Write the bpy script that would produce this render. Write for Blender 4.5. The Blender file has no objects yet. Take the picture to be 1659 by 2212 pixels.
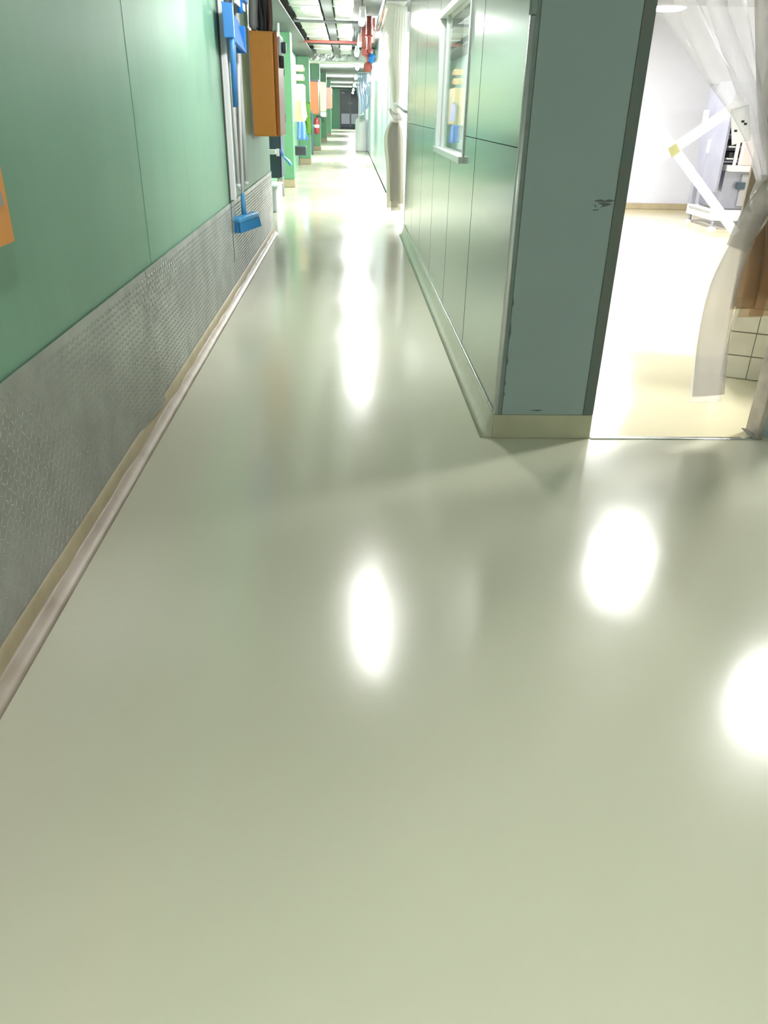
import bpy, bmesh, math, random
from mathutils import Vector, Matrix
random.seed(7)
scene = bpy.context.scene
COL = scene.collection
PI = math.pi

# ------------------------------------------------------------------ camera, world, exposure
cam_data = bpy.data.cameras.new('camera')
cam = bpy.data.objects.new('camera', cam_data)
COL.objects.link(cam)
cam_data.sensor_fit = 'VERTICAL'
cam_data.sensor_height = 24.0
cam_data.lens = 1650.4 / 2212.0 * 24.0
cam_data.clip_start = 0.05
cam_data.clip_end = 300
_p, _r, _y = math.radians(27.708), math.radians(-1.340), math.radians(-2.925)
_R = (Matrix.Rotation(_y, 3, 'Z') @ Matrix.Rotation(-_p, 3, 'X') @ Matrix.Rotation(_r, 3, 'Y')
      @ Matrix.Rotation(PI / 2, 3, 'X'))
cam.matrix_world = Matrix.Translation((0, 0, 1.6)) @ _R.to_4x4()
scene.camera = cam

world = bpy.data.worlds.new('world')
scene.world = world
world.use_nodes = True
world.node_tree.nodes['Background'].inputs[0].default_value = (0.8, 0.9, 1.0, 1)
world.node_tree.nodes['Background'].inputs[1].default_value = 0.05

scene.cycles.transparent_max_bounces = 40
scene.view_settings.view_transform = 'Standard'
scene.view_settings.look = 'None'
scene.view_settings.gamma = 1.0
scene.view_settings.use_curve_mapping = False
scene.view_settings.exposure = 0.0
LAMP = 62.0           # radiance of the corridor lamp tubes
ROOM_LAMP = 270.0      # radiance of the high-bay discs in the white rooms

# ------------------------------------------------------------------ materials
def mat(name, col, rough=0.5, metal=0.0, var=0.0, vscale=6.0, bump=0.0, bscale=40.0, stretch=(1, 1, 1),
        rvar=0.0, spec=0.5, col2=None, coat=0.0, bdist=0.01):
    m = bpy.data.materials.new(name)
    m.use_nodes = True
    nt = m.node_tree
    b = nt.nodes['Principled BSDF']
    b.inputs['Base Color'].default_value = (*col, 1)
    b.inputs['Roughness'].default_value = rough
    b.inputs['Metallic'].default_value = metal
    b.inputs['Specular IOR Level'].default_value = spec
    b.inputs['Coat Weight'].default_value = coat
    if var or bump or rvar:
        tc = nt.nodes.new('ShaderNodeTexCoord')
        mp = nt.nodes.new('ShaderNodeMapping')
        mp.inputs['Scale'].default_value = stretch
        nt.links.new(tc.outputs['Object'], mp.inputs[0])
    if var or rvar:
        n = nt.nodes.new('ShaderNodeTexNoise')
        n.inputs['Scale'].default_value = vscale
        n.inputs['Detail'].default_value = 5
        nt.links.new(mp.outputs[0], n.inputs['Vector'])
        if var:
            mx = nt.nodes.new('ShaderNodeMix')
            mx.data_type = 'RGBA'
            c2 = col2 or tuple(c * 0.55 for c in col)
            mx.inputs['A'].default_value = (*col, 1)
            mx.inputs['B'].default_value = (*c2, 1)
            rr = nt.nodes.new('ShaderNodeMapRange')
            rr.inputs['From Min'].default_value = 0.38
            rr.inputs['From Max'].default_value = 0.72
            rr.inputs['To Max'].default_value = var
            nt.links.new(n.outputs['Fac'], rr.inputs['Value'])
            nt.links.new(rr.outputs[0], mx.inputs['Factor'])
            nt.links.new(mx.outputs['Result'], b.inputs['Base Color'])
        if rvar:
            r2 = nt.nodes.new('ShaderNodeMapRange')
            r2.inputs['From Min'].default_value = 0.3
            r2.inputs['From Max'].default_value = 0.7
            r2.inputs['To Min'].default_value = max(0.02, rough - rvar)
            r2.inputs['To Max'].default_value = rough + rvar
            nt.links.new(n.outputs['Fac'], r2.inputs['Value'])
            nt.links.new(r2.outputs[0], b.inputs['Roughness'])
    if bump:
        nb = nt.nodes.new('ShaderNodeTexNoise')
        nb.inputs['Scale'].default_value = bscale
        nb.inputs['Detail'].default_value = 2
        nt.links.new(mp.outputs[0], nb.inputs['Vector'])
        bp = nt.nodes.new('ShaderNodeBump')
        bp.inputs['Strength'].default_value = bump
        bp.inputs['Distance'].default_value = bdist
        nt.links.new(nb.outputs['Fac'], bp.inputs['Height'])
        nt.links.new(bp.outputs[0], b.inputs['Normal'])
    return m

def emit(name, col, strength):
    m = bpy.data.materials.new(name)
    m.use_nodes = True
    nt = m.node_tree
    nt.nodes.clear()
    o = nt.nodes.new('ShaderNodeOutputMaterial')
    e = nt.nodes.new('ShaderNodeEmission')
    e.inputs[0].default_value = (*col, 1)
    e.inputs[1].default_value = strength
    nt.links.new(e.outputs[0], o.inputs[0])
    return m

def clear(name, tint, opac, rough=0.15, body=(0.8, 0.8, 0.78), trans=0.5):
    """Clear plastic: see-through with tint, plus a milky scattering, plus gloss."""
    m = bpy.data.materials.new(name)
    m.use_nodes = True
    nt = m.node_tree
    nt.nodes.clear()
    o = nt.nodes.new('ShaderNodeOutputMaterial')
    tr = nt.nodes.new('ShaderNodeBsdfTransparent')
    tr.inputs[0].default_value = (*tint, 1)
    di = nt.nodes.new('ShaderNodeBsdfDiffuse')
    di.inputs[0].default_value = (*body, 1)
    tl = nt.nodes.new('ShaderNodeBsdfTranslucent')
    tl.inputs[0].default_value = (*body, 1)
    ml = nt.nodes.new('ShaderNodeMixShader')
    ml.inputs[0].default_value = trans
    nt.links.new(di.outputs[0], ml.inputs[1])
    nt.links.new(tl.outputs[0], ml.inputs[2])
    m1 = nt.nodes.new('ShaderNodeMixShader')
    m1.inputs[0].default_value = opac
    nt.links.new(tr.outputs[0], m1.inputs[1])
    nt.links.new(ml.outputs[0], m1.inputs[2])
    gl = nt.nodes.new('ShaderNodeBsdfGlossy')
    gl.inputs['Roughness'].default_value = rough
    lw = nt.nodes.new('ShaderNodeLayerWeight')
    lw.inputs[0].default_value = 0.5
    pw = nt.nodes.new('ShaderNodeMath')
    pw.operation = 'POWER'
    pw.inputs[1].default_value = 4.0
    fr = nt.nodes.new('ShaderNodeMath')
    fr.operation = 'MULTIPLY_ADD'
    fr.inputs[1].default_value = 0.5
    fr.inputs[2].default_value = 0.035
    nt.links.new(lw.outputs['Facing'], pw.inputs[0])
    nt.links.new(pw.outputs[0], fr.inputs[0])
    m2 = nt.nodes.new('ShaderNodeMixShader')
    nt.links.new(fr.outputs[0], m2.inputs[0])
    nt.links.new(m1.outputs[0], m2.inputs[1])
    nt.links.new(gl.outputs[0], m2.inputs[2])
    nt.links.new(m2.outputs[0], o.inputs[0])
    return m

M = {}
M['floor'] = mat('epoxy_floor', (0.61, 0.605, 0.47), 0.17, var=0.4, vscale=0.9, col2=(0.55, 0.555, 0.43),
                 rvar=0.05, bump=0.12, bscale=2.2, stretch=(1, 0.7, 1), spec=0.6, bdist=0.02)
M['floor_room'] = mat('epoxy_floor_cream', (0.72, 0.66, 0.45), 0.14, var=0.3, vscale=1.2, col2=(0.66, 0.59, 0.38),
                      rvar=0.04, bump=0.10, bscale=2.5, spec=0.6, bdist=0.02)
M['green'] = mat('green_painted_wall', (0.21, 0.41, 0.28), 0.42, var=0.4, vscale=2.2, col2=(0.165, 0.335, 0.225),
                 stretch=(1, 2.4, 0.25), bump=0.05, bscale=3.0, spec=0.5)
M['green_col'] = mat('green_pillar_paint', (0.15, 0.37, 0.20), 0.35, var=0.25, vscale=3)
M['green_end'] = mat('green_end_wall', (0.12, 0.36, 0.20), 0.4)
M['tread'] = mat('checker_plate_metal', (0.46, 0.47, 0.46), 0.36, metal=0.75, var=0.45, vscale=5,
                 col2=(0.33, 0.33, 0.32), rvar=0.08, bump=0.1, bscale=20)
M['cove_tan'] = mat('tan_cove', (0.46, 0.39, 0.25), 0.45, var=0.6, vscale=7, col2=(0.34, 0.27, 0.17))
M['cove_pink'] = mat('pale_cove', (0.50, 0.43, 0.36), 0.4, var=0.8, vscale=5, col2=(0.36, 0.28, 0.22))
M['cove_olive'] = mat('olive_cove', (0.46, 0.45, 0.31), 0.3, var=0.4, vscale=6, col2=(0.38, 0.37, 0.25))
M['cove_lite'] = mat('cream_cove', (0.60, 0.60, 0.48), 0.25, var=0.4, vscale=8, col2=(0.5, 0.49, 0.38))
M['steel'] = mat('stainless_sheet', (0.48, 0.48, 0.475), 0.19, metal=0.95, var=0.2, vscale=1.2,
                 col2=(0.38, 0.38, 0.375), stretch=(1, 1.2, 0.4))
M['steel_trim'] = mat('bright_corner_trim', (0.62, 0.66, 0.63), 0.2, metal=1.0, var=0.4, vscale=9)
M['core'] = mat('wall_core', (0.25, 0.27, 0.26), 0.6)
M['teal'] = mat('teal_grey_paint', (0.30, 0.38, 0.37), 0.42, var=0.3, vscale=2.0, col2=(0.26, 0.34, 0.33))
M['teal_dark'] = mat('teal_edge_trim', (0.125, 0.165, 0.15), 0.45, var=0.6, vscale=12, col2=(0.17, 0.15, 0.11))
M['teal_mid'] = mat('teal_worn_trim', (0.20, 0.26, 0.245), 0.4, var=0.6, vscale=10, col2=(0.15, 0.16, 0.14))
M['scuff'] = mat('dark_scuff', (0.10, 0.115, 0.11), 0.6)
M['white_wall'] = mat('white_room_panel', (0.76, 0.77, 0.85), 0.35, var=0.3, vscale=1.5, col2=(0.62, 0.63, 0.70))
M['far_panel'] = mat('pale_panel', (0.60, 0.66, 0.72), 0.25, metal=0.4, var=0.35, vscale=2.0, col2=(0.48, 0.53, 0.58))
M['ceil'] = mat('ceiling_dark', (0.16, 0.175, 0.17), 0.7, var=0.4, vscale=2)
M['beam'] = mat('dark_steel_beam', (0.065, 0.075, 0.075), 0.55)
M['foil'] = mat('foil_duct_wrap', (0.62, 0.65, 0.64), 0.3, metal=0.55, var=0.5, vscale=3, bump=0.7, bscale=7,
                bdist=0.05, stretch=(1, 0.6, 1))
M['red'] = mat('red_pipe_paint', (0.42, 0.10, 0.085), 0.4)
M['red_dark'] = mat('extinguisher_red', (0.30, 0.03, 0.035), 0.3)
M['blue'] = mat('blue_plastic', (0.02, 0.24, 0.78), 0.6)
M['blue_pole'] = mat('blue_pole_plastic', (0.07, 0.25, 0.66), 0.35)
M['blue_brush'] = mat('blue_brush_plastic', (0.07, 0.30, 0.58), 0.45)
M['bristle'] = mat('blue_bristle', (0.02, 0.18, 0.40), 0.7, bump=0.5, bscale=160)
M['white_pl'] = mat('white_plastic', (0.90, 0.90, 0.93), 0.35)
M['pole_white'] = mat('white_pole', (0.90, 0.88, 0.92), 0.3)
M['pole_pink'] = mat('pinkish_pole', (0.55, 0.45, 0.50), 0.35)
M['orange'] = mat('orange_enamel', (0.86, 0.37, 0.075), 0.42, var=0.25, vscale=6, col2=(0.76, 0.30, 0.05), bump=0.04, bscale=60)
M['orange_dk'] = mat('orange_door_enamel', (0.52, 0.17, 0.03), 0.4)
M['rust'] = mat('rust_orange', (0.42, 0.15, 0.055), 0.45)
M['brown'] = mat('brown_enamel', (0.19, 0.10, 0.08), 0.5)
M['cream'] = mat('cream_enamel', (0.78, 0.62, 0.36), 0.45)
M['lilac'] = mat('lilac_paper', (0.55, 0.52, 0.82), 0.6)
M['lime'] = mat('lime_sheet', (0.16, 0.38, 0.04), 0.5)
M['cloth'] = mat('blue_cloth', (0.16, 0.32, 0.80), 0.85)
M['slate'] = mat('slate_blue_steel', (0.055, 0.085, 0.115), 0.45)
M['black'] = mat('black_rubber', (0.025, 0.027, 0.03), 0.5)
M['grey'] = mat('grey_plastic', (0.38, 0.38, 0.40), 0.45)
M['beige'] = mat('beige_lagging', (0.52, 0.47, 0.42), 0.6, var=0.5, vscale=5)
M['seam'] = mat('dark_seam', (0.06, 0.065, 0.06), 0.6)
M['paper'] = mat('white_paper', (0.85, 0.85, 0.86), 0.6)
M['steel_m'] = mat('machine_steel', (0.42, 0.43, 0.52), 0.32, metal=0.6, var=0.4, vscale=4, col2=(0.30, 0.31, 0.38))
M['machine_w'] = mat('machine_white', (0.80, 0.80, 0.82), 0.35)
M['pink'] = mat('pink_tray_plastic', (0.72, 0.56, 0.55), 0.5)
M['tile'] = mat('white_glazed_tile', (0.74, 0.70, 0.58), 0.25, var=0.45, vscale=7, col2=(0.60, 0.52, 0.40))
M['grout'] = mat('tile_grout', (0.32, 0.28, 0.22), 0.8)
M['carton'] = mat('brown_carton', (0.24, 0.19, 0.13), 0.75, var=0.4, vscale=5)
M['jamb'] = mat('jamb_lining', (0.44, 0.40, 0.33), 0.5, var=0.8, vscale=8, col2=(0.20, 0.18, 0.15))
M['door_dark'] = mat('dark_door_sheet', (0.035, 0.05, 0.075), 0.35)
M['door_frame'] = mat('grey_door_frame', (0.22, 0.24, 0.28), 0.45)
M['lilac_panel'] = mat('pale_lilac_panel', (0.58, 0.57, 0.70), 0.45)
M['alu'] = mat('aluminium_frame', (0.76, 0.78, 0.78), 0.3, metal=0.35)
M['wrap'] = mat('white_stretch_wrap', (0.90, 0.90, 0.92), 0.35, bump=0.4, bscale=9, bdist=0.03)
M['lamp'] = emit('lamp_glow', (1.0, 0.99, 0.94), LAMP)
M['lamp_near'] = emit('near_lamp_glow', (1.0, 0.985, 0.93), LAMP * 2.8)
M['lamp_mid'] = emit('mid_lamp_glow', (1.0, 0.99, 0.95), LAMP * 2.0)
M['lamp_end'] = emit('end_lamp_glow', (1.0, 1.0, 0.97), LAMP * 14.0)
M['lamp_far'] = emit('far_lamp_glow', (1.0, 1.0, 0.97), LAMP * 6.0)
M['room_lamp'] = emit('room_lamp_glow', (1.0, 0.99, 0.96), ROOM_LAMP)
M['pvc'] = clear('clear_pvc_strip', (0.96, 0.96, 0.97), 0.22, 0.14, (0.96, 0.96, 0.97), 0.92)
M['pvc_grey'] = clear('grey_pvc_strip', (0.83, 0.82, 0.80), 0.30, 0.2, (0.60, 0.59, 0.56), 0.5)
M['pvc_amber'] = clear('amber_pvc_strip', (0.84, 0.75, 0.63), 0.26, 0.2, (0.50, 0.42, 0.32), 0.55)
M['pvc_far'] = clear('milky_pvc_strip', (0.96, 0.96, 0.94), 0.40, 0.2, (0.92, 0.92, 0.88), 0.65)
M['tape'] = clear('white_tape', (1, 1, 1), 0.97, 0.4, (0.97, 0.97, 0.97), 0.85)
M['tape_yellow'] = clear('yellow_tape', (1, 1, 1), 0.97, 0.4, (0.72, 0.70, 0.34), 0.85)
M['pvc_beige'] = clear('beige_pvc_strip', (0.84, 0.83, 0.77), 0.50, 0.25, (0.55, 0.54, 0.48), 0.4)
M['sheet'] = clear('blue_film', (0.85, 0.90, 0.97), 0.45, 0.2, (0.62, 0.70, 0.82), 0.5)
M['glass'] = clear('window_glass', (0.80, 0.86, 0.84), 0.05, 0.02, (0.5, 0.55, 0.52), 0.5)

# ------------------------------------------------------------------ mesh helpers
BASE = {}

def link(name, bm, m, parent=None, smooth=False):
    me = bpy.data.meshes.new(name)
    bmesh.ops.recalc_face_normals(bm, faces=bm.faces)
    off = BASE.get(parent, Vector((0, 0, 0)))
    if off.length:
        bmesh.ops.translate(bm, verts=bm.verts, vec=-off)
    bm.to_mesh(me)
    bm.free()
    me.materials.append(M[m])
    if smooth:
        for p in me.polygons:
            p.use_smooth = True
    o = bpy.data.objects.new(name, me)
    COL.objects.link(o)
    if parent is not None:
        o.parent = parent
        BASE[o] = off
    return o

def tag(o, label, cat, group=None, kind=None):
    o['label'] = label
    o['category'] = cat
    if group:
        o['group'] = group
    if kind:
        o['kind'] = kind
    return o

def thing(name, loc, label, cat, group=None, kind=None):
    o = bpy.data.objects.new(name, None)
    o.empty_display_size = 0.1
    COL.objects.link(o)
    o.location = loc
    BASE[o] = Vector(loc)
    return tag(o, label, cat, group, kind)

def B():
    return bmesh.new()

def box(bm, x0, x1, y0, y1, z0, z1, bev=0.0, seg=2):
    r = bmesh.ops.create_cube(bm, size=1)
    vs = r['verts']
    for v in vs:
        v.co = Vector(((x0 + x1) / 2 + v.co.x * (x1 - x0), (y0 + y1) / 2 + v.co.y * (y1 - y0),
                       (z0 + z1) / 2 + v.co.z * (z1 - z0)))
    if bev:
        es = list({e for v in vs for e in v.link_edges})
        bmesh.ops.bevel(bm, geom=es, offset=bev, segments=seg, affect='EDGES', profile=0.5)
    return bm

def bx(*a, **k):
    return box(B(), *a, **k)

def tube(bm, pts, r, n=10, cap=True):
    pts = [Vector(p) for p in pts]
    rs = r if isinstance(r, (list, tuple)) else [r] * len(pts)
    rings = []
    ref = None
    for i, p in enumerate(pts):
        a = pts[max(i - 1, 0)]
        c = pts[min(i + 1, len(pts) - 1)]
        d = (c - a).normalized()
        if ref is None:
            ref = Vector((1, 0, 0)) if abs(d.x) < 0.8 else Vector((0, 1, 0))
        u = (ref - d * ref.dot(d)).normalized()
        ref = u
        w = d.cross(u)
        rings.append([bm.verts.new(p + (u * math.cos(2 * PI * k / n) + w * math.sin(2 * PI * k / n)) * rs[i]) for k in range(n)])
    for i in range(len(rings) - 1):
        for k in range(n):
            bm.faces.new((rings[i][k], rings[i][(k + 1) % n], rings[i + 1][(k + 1) % n], rings[i + 1][k]))
    if cap:
        bm.faces.new(rings[0][::-1])
        bm.faces.new(rings[-1])
    return bm

def lathe(bm, cx, cy, prof, n=20, wob=0.0):
    rings = []
    for (r, z) in prof:
        rings.append([bm.verts.new((cx + r * math.cos(2 * PI * k / n) * (1 + random.uniform(-wob, wob)),
                                    cy + r * math.sin(2 * PI * k / n) * (1 + random.uniform(-wob, wob)), z)) for k in range(n)])
    for i in range(len(rings) - 1):
        for k in range(n):
            bm.faces.new((rings[i][k], rings[i][(k + 1) % n], rings[i + 1][(k + 1) % n], rings[i + 1][k]))
    bm.faces.new(rings[0][::-1])
    bm.faces.new(rings[-1])
    return bm

def catmull(pts, sub):
    out = []
    n = len(pts)
    for i in range(n - 1):
        p0, p1, p2, p3 = pts[max(i - 1, 0)], pts[i], pts[i + 1], pts[min(i + 2, n - 1)]
        for s in range(sub):
            t = s / sub
            out.append(tuple(0.5 * (2 * b + (c - a) * t + (2 * a - 5 * b + 4 * c - d) * t * t + (3 * b - a - 3 * c + d) * t ** 3)
                             for a, b, c, d in zip(p0, p1, p2, p3)))
    out.append(tuple(pts[-1]))
    return out

def ribbon(bm, keys, thick=0.003, sub=6, curl=0.0):
    """keys: (x, y, z, width, angle of the width direction about Z, in degrees)"""
    ks = catmull(keys, sub)
    NC = 6
    grid = []
    for i, k in enumerate(ks):
        p = Vector(k[:3])
        a = Vector(ks[max(i - 1, 0)][:3])
        c = Vector(ks[min(i + 1, len(ks) - 1)][:3])
        d = (c - a).normalized()
        w = Vector((math.cos(math.radians(k[4])), math.sin(math.radians(k[4])), 0))
        w = (w - d * w.dot(d)).normalized()
        nn = d.cross(w)
        row = []
        for j in range(NC):
            t = j / (NC - 1) - 0.5
            q = p + w * k[3] * t + nn * (curl * k[3] * (0.25 - t * t))
            row.append((bm.verts.new(q + nn * thick / 2), bm.verts.new(q - nn * thick / 2)))
        grid.append(row)
    for i in range(len(grid) - 1):
        for j in range(NC - 1):
            for s in (0, 1):
                f = (grid[i][j][s], grid[i][j + 1][s], grid[i + 1][j + 1][s], grid[i + 1][j][s])
                bm.faces.new(f)
        for j in (0, NC - 1):
            bm.faces.new((grid[i][j][0], grid[i][j][1], grid[i + 1][j][1], grid[i + 1][j][0]))
    for i in (0, len(grid) - 1):
        for j in range(NC - 1):
            bm.faces.new((grid[i][j][0], grid[i][j + 1][0], grid[i][j + 1][1], grid[i][j][1]))
    return bm

def holed(bm, axis, p0, p1, a0, a1, z0, z1, holes):
    """Slab normal to axis ('x' or 'y') between p0..p1 with rectangular holes [(a0,a1,z0,z1)]."""
    A = sorted({a0, a1, *[min(max(h[i], a0), a1) for h in holes for i in (0, 1)]})
    Z = sorted({z0, z1, *[min(max(h[i], z0), z1) for h in holes for i in (2, 3)]})
    for i in range(len(A) - 1):
        for j in range(len(Z) - 1):
            ca, cz = (A[i] + A[i + 1]) / 2, (Z[j] + Z[j + 1]) / 2
            if any(h[0] < ca < h[1] and h[2] < cz < h[3] for h in holes):
                continue
            if axis == 'x':
                box(bm, p0, p1, A[i], A[i + 1], Z[j], Z[j + 1])
            else:
                box(bm, A[i], A[i + 1], p0, p1, Z[j], Z[j + 1])
    return bm

def struct(name, bm, m, label, cat, smooth=False):
    return tag(link(name, bm, m, None, smooth), label, cat, kind='structure')

# ------------------------------------------------------------------ the shell
H = 3.35
bm = bx(-1.9, 0.8, -4, 84, -0.1, 0)
box(bm, 0.8, 4.6, -4, 3.93, -0.1, 0)
struct('floor', bm, 'floor', 'glossy pale olive epoxy floor running down the corridor', 'floor')
bm = bx(0.8, 9, 3.93, 16, -0.1, 0.0)
box(bm, 0.8, 2.5, 16, 18.2, -0.1, 0)
struct('floor_room', bm, 'floor_room', 'glossy cream epoxy floor of the bright room through the doorway', 'floor')
bm = bx(-1.9, 4.6, -4, 84, H, H + 0.1)
box(bm, 4.6, 9, 3.93, 16, H, H + 0.1)
struct('ceiling', bm, 'ceil', 'dark grey ceiling above the ducts and pipes', 'ceiling')

wl = struct('wall_left', bx(-1.9, -1.1, -4, 11.72, 0, H), 'green', 'long green painted wall with checker plate along its foot', 'wall')
struct('wall_left_far', bx(-1.9, -1.62, 11.72, 84, 0, H), 'green', 'recessed green wall behind the row of green pillars', 'wall')
struct('wall_back', bx(-1.9, 4.6, -4.2, -4, 0, H), 'green', 'green wall closing the corridor behind the viewer', 'wall')
struct('wall_lobby', bx(4.6, 4.8, -4, 3.95, 0, H), 'white_wall', 'white side wall of the lobby to the right', 'wall')

# checker plate sheets at the foot of the left wall, with raised treads
def tread_sheet(y0, y1, lift=0.0):
    z0, z1 = 0.085, 0.82
    def disp(y, z):
        if not lift:
            return 0.0
        t = max(0.0, 1 - (y1 - y) / 0.5) * max(0.0, 1 - (z - z0) / 0.55)
        return lift * t
    bm = B()
    ny, nz = 24, 8
    g = [[(bm.verts.new((-1.088 + disp(y0 + (y1 - y0) * i / ny, z0 + (z1 - z0) * j / nz), y0 + (y1 - y0) * i / ny, z0 + (z1 - z0) * j / nz)),
           bm.verts.new((-1.092 + disp(y0 + (y1 - y0) * i / ny, z0 + (z1 - z0) * j / nz), y0 + (y1 - y0) * i / ny, z0 + (z1 - z0) * j / nz)))
          for j in range(nz + 1)] for i in range(ny + 1)]
    for i in range(ny):
        for j in range(nz):
            for s in (0, 1):
                bm.faces.new((g[i][j][s], g[i + 1][j][s], g[i + 1][j + 1][s], g[i][j + 1][s]))
    for i in range(ny):
        for j in (0, nz):
            bm.faces.new((g[i][j][0], g[i + 1][j][0], g[i + 1][j][1], g[i][j][1]))
    for j in range(nz):
        for i in (0, ny):
            bm.faces.new((g[i][j][0], g[i][j + 1][0], g[i][j + 1][1], g[i][j][1]))
    s = link('checker_plate', bm, 'tread', wl)
    bm = B()
    P = 0.030
    iy = int((y1 - y0 - 0.02) / P)
    iz = int((z1 - z0 - 0.02) / P)
    for a in range(iy):
        for b in range(iz):
            cy, cz = y0 + 0.02 + a * P + P / 2, z0 + 0.012 + b * P + P / 2
            ang = PI / 4 if (a + b) % 2 else -PI / 4
            u = (math.cos(ang), math.sin(ang))
            x = -1.088 + disp(cy, cz)
            L_, W_, h = 0.0155, 0.0048, 0.0022
            q = [bm.verts.new((x, cy + u[0] * L_, cz + u[1] * L_)), bm.verts.new((x, cy - u[1] * W_, cz + u[0] * W_)),
                 bm.verts.new((x, cy - u[0] * L_, cz - u[1] * L_)), bm.verts.new((x, cy + u[1] * W_, cz - u[0] * W_))]
            t = [bm.verts.new((x + h, cy + u[0] * L_ * .55, cz + u[1] * L_ * .55)), bm.verts.new((x + h, cy - u[0] * L_ * .55, cz - u[1] * L_ * .55))]
            bm.faces.new((q[0], q[1], t[0])); bm.faces.new((q[1], t[1], t[0])); bm.faces.new((q[1], q[2], t[1]))
            bm.faces.new((q[2], q[3], t[1])); bm.faces.new((q[3], t[0], t[1])); bm.faces.new((q[3], q[0], t[0]))
    tr = link('raised_treads', bm, 'tread', s)
    tr['kind'] = 'stuff'
for y0, y1, lf in ((-0.62, 1.81, 0), (1.82, 4.245, 0.03), (4.255, 6.69, 0), (6.70, 9.13, 0), (9.14, 11.70, 0)):
    tread_sheet(y0, y1, lf)
# vertical panel joints in the green wall
for y in (1.9, 4.45, 7.57):
    link('panel_joint', bx(-1.1005, -1.0985, y - 0.006, y + 0.006, 0.82, H - 0.01), 'green_end', wl)
link('joint_strip', bx(-1.1, -1.086, 7.565, 7.60, 0.30, H - 0.02, bev=0.003), 'seam', wl)

# cove skirting, left: tan upright and pale foot
bl = tag(thing('baseboard_left', (-1.07, 5, 0), 'tan and pale pink coved skirting under the checker plate', 'skirting', kind='structure'),
         'tan and pale pink coved skirting under the checker plate', 'skirting')
bm = B()
def sweep_y(bm, prof, y0, y1, n, jit=0.0):
    rows = []
    for i in range(n + 1):
        y = y0 + (y1 - y0) * i / n
        rows.append([bm.verts.new((x + (random.uniform(-jit, jit) if 0 < k < len(prof) - 1 else 0), y, z)) for k, (x, z) in enumerate(prof)])
    for i in range(n):
        for k in range(len(prof)):
            bm.faces.new((rows[i][k], rows[i][(k + 1) % len(prof)], rows[i + 1][(k + 1) % len(prof)], rows[i + 1][k]))
    bm.faces.new(rows[0]); bm.faces.new(rows[-1][::-1])
    return bm
link('cove_upright', sweep_y(bm, [(-1.1, 0.0), (-1.1, 0.095), (-1.084, 0.092), (-1.078, 0.06), (-1.072, 0.045), (-1.066, 0.0)], -4, 11.72, 60, 0.003), 'cove_tan', bl, True)
bm = B()
link('cove_foot', sweep_y(bm, [(-1.078, 0.0005), (-1.076, 0.045), (-1.066, 0.030), (-1.052, 0.014), (-1.038, 0.006), (-1.02, 0.0005)], -4, 11.72, 60, 0.003), 'cove_pink', bl, True)

# ------------------------------------------------------------------ right wall of stainless sheets, with window
WIN = (5.90, 7.70, 1.31, 2.31)
wr = struct('wall_right', holed(B(), 'x', 0.82, 0.98, 4.055, 11.75, 0, H, [WIN]), 'core', 'stainless steel clad wall with a window, along the corridor', 'wall')
cols = [3.952, 5.33, 6.62, 7.92, 9.20, 10.48, 11.75]
for i in range(6):
    for z0, z1 in ((0.135, 1.455), (1.459, H - 0.02)):
        link('steel_sheet', holed(B(), 'x', 0.80, 0.82, cols[i] + 0.009, cols[i + 1] - 0.009, z0, z1, [WIN]), 'steel', wr)
bm = B()
br = thing('baseboard_right', (0.77, 8, 0), 'cream coved skirting along the foot of the stainless wall', 'skirting', kind='structure')
link('cove', sweep_y(bm, [(0.83, 0.0005), (0.83, 0.135), (0.795, 0.135), (0.786, 0.10), (0.776, 0.05), (0.755, 0.018), (0.725, 0.0005)], 3.93, 11.75, 50, 0.002), 'cove_lite', br, True)
link('edge_bead', bx(0.790, 0.80, 3.99, 11.75, 0.132, 0.142, bev=0.002), 'steel_trim', br)

w1 = thing('window_1', (0.8, 6.8, 1.31), 'aluminium framed interior window in the stainless wall', 'window', kind='structure')
y0, y1, z0, z1 = WIN
link('frame_rail', bx(0.765, 0.86, y0 - 0.02, y1 + 0.02, z0 - 0.03, z0 + 0.015, bev=0.004), 'alu', w1)
link('frame_rail', bx(0.765, 0.86, y0 - 0.02, y1 + 0.02, z1 - 0.015, z1 + 0.03, bev=0.004), 'alu', w1)
link('frame_stile', bx(0.775, 0.86, y1 - 0.06, y1 + 0.02, z0 + 0.016, z1 - 0.016, bev=0.004), 'alu', w1)
link('frame_stile', bx(0.79, 0.86, y0 - 0.02, y0 + 0.025, z0 + 0.016, z1 - 0.016, bev=0.004), 'alu', w1)
link('sliding_stile', bx(0.80, 0.84, y1 - 0.36, y1 - 0.30, z0 + 0.016, z1 - 0.016, bev=0.004), 'alu', w1)
link('pane', bx(0.815, 0.821, y0 + 0.026, y1 - 0.061, z0 + 0.016, z1 - 0.016), 'glass', w1)

# ------------------------------------------------------------------ transverse wall with the doorway
wf = struct('wall_front', holed(B(), 'y', 3.95, 4.055, 0.825, 9.2, 0, H, [(1.34, 2.305, -1, 2.16), (2.56, 3.7, -1, 2.4)]), 'teal',
            'teal grey end wall with the open doorway', 'wall')
link('face_sheet', bx(0.835, 1.285, 3.93, 3.95, 0.137, H - 0.02, bev=0.002), 'teal', wf)
link('corner_guard', tube(B(), [(0.802, 3.940, 0.14), (0.802, 3.940, 1.98)], 0.013, 12), 'alu', wf, True)
link('corner_guard', tube(B(), [(0.802, 3.940, 1.985), (0.802, 3.940, H - 0.02)], 0.018, 12), 'teal', wf, True)
link('edge_trim', bx(0.806, 0.835, 3.934, 3.95, 0.137, H - 0.02, bev=0.003), 'teal_mid', wf)
link('edge_trim', bx(1.285, 1.342, 3.924, 3.95, 0.137, H - 0.02, bev=0.004), 'teal_dark', wf)
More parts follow.
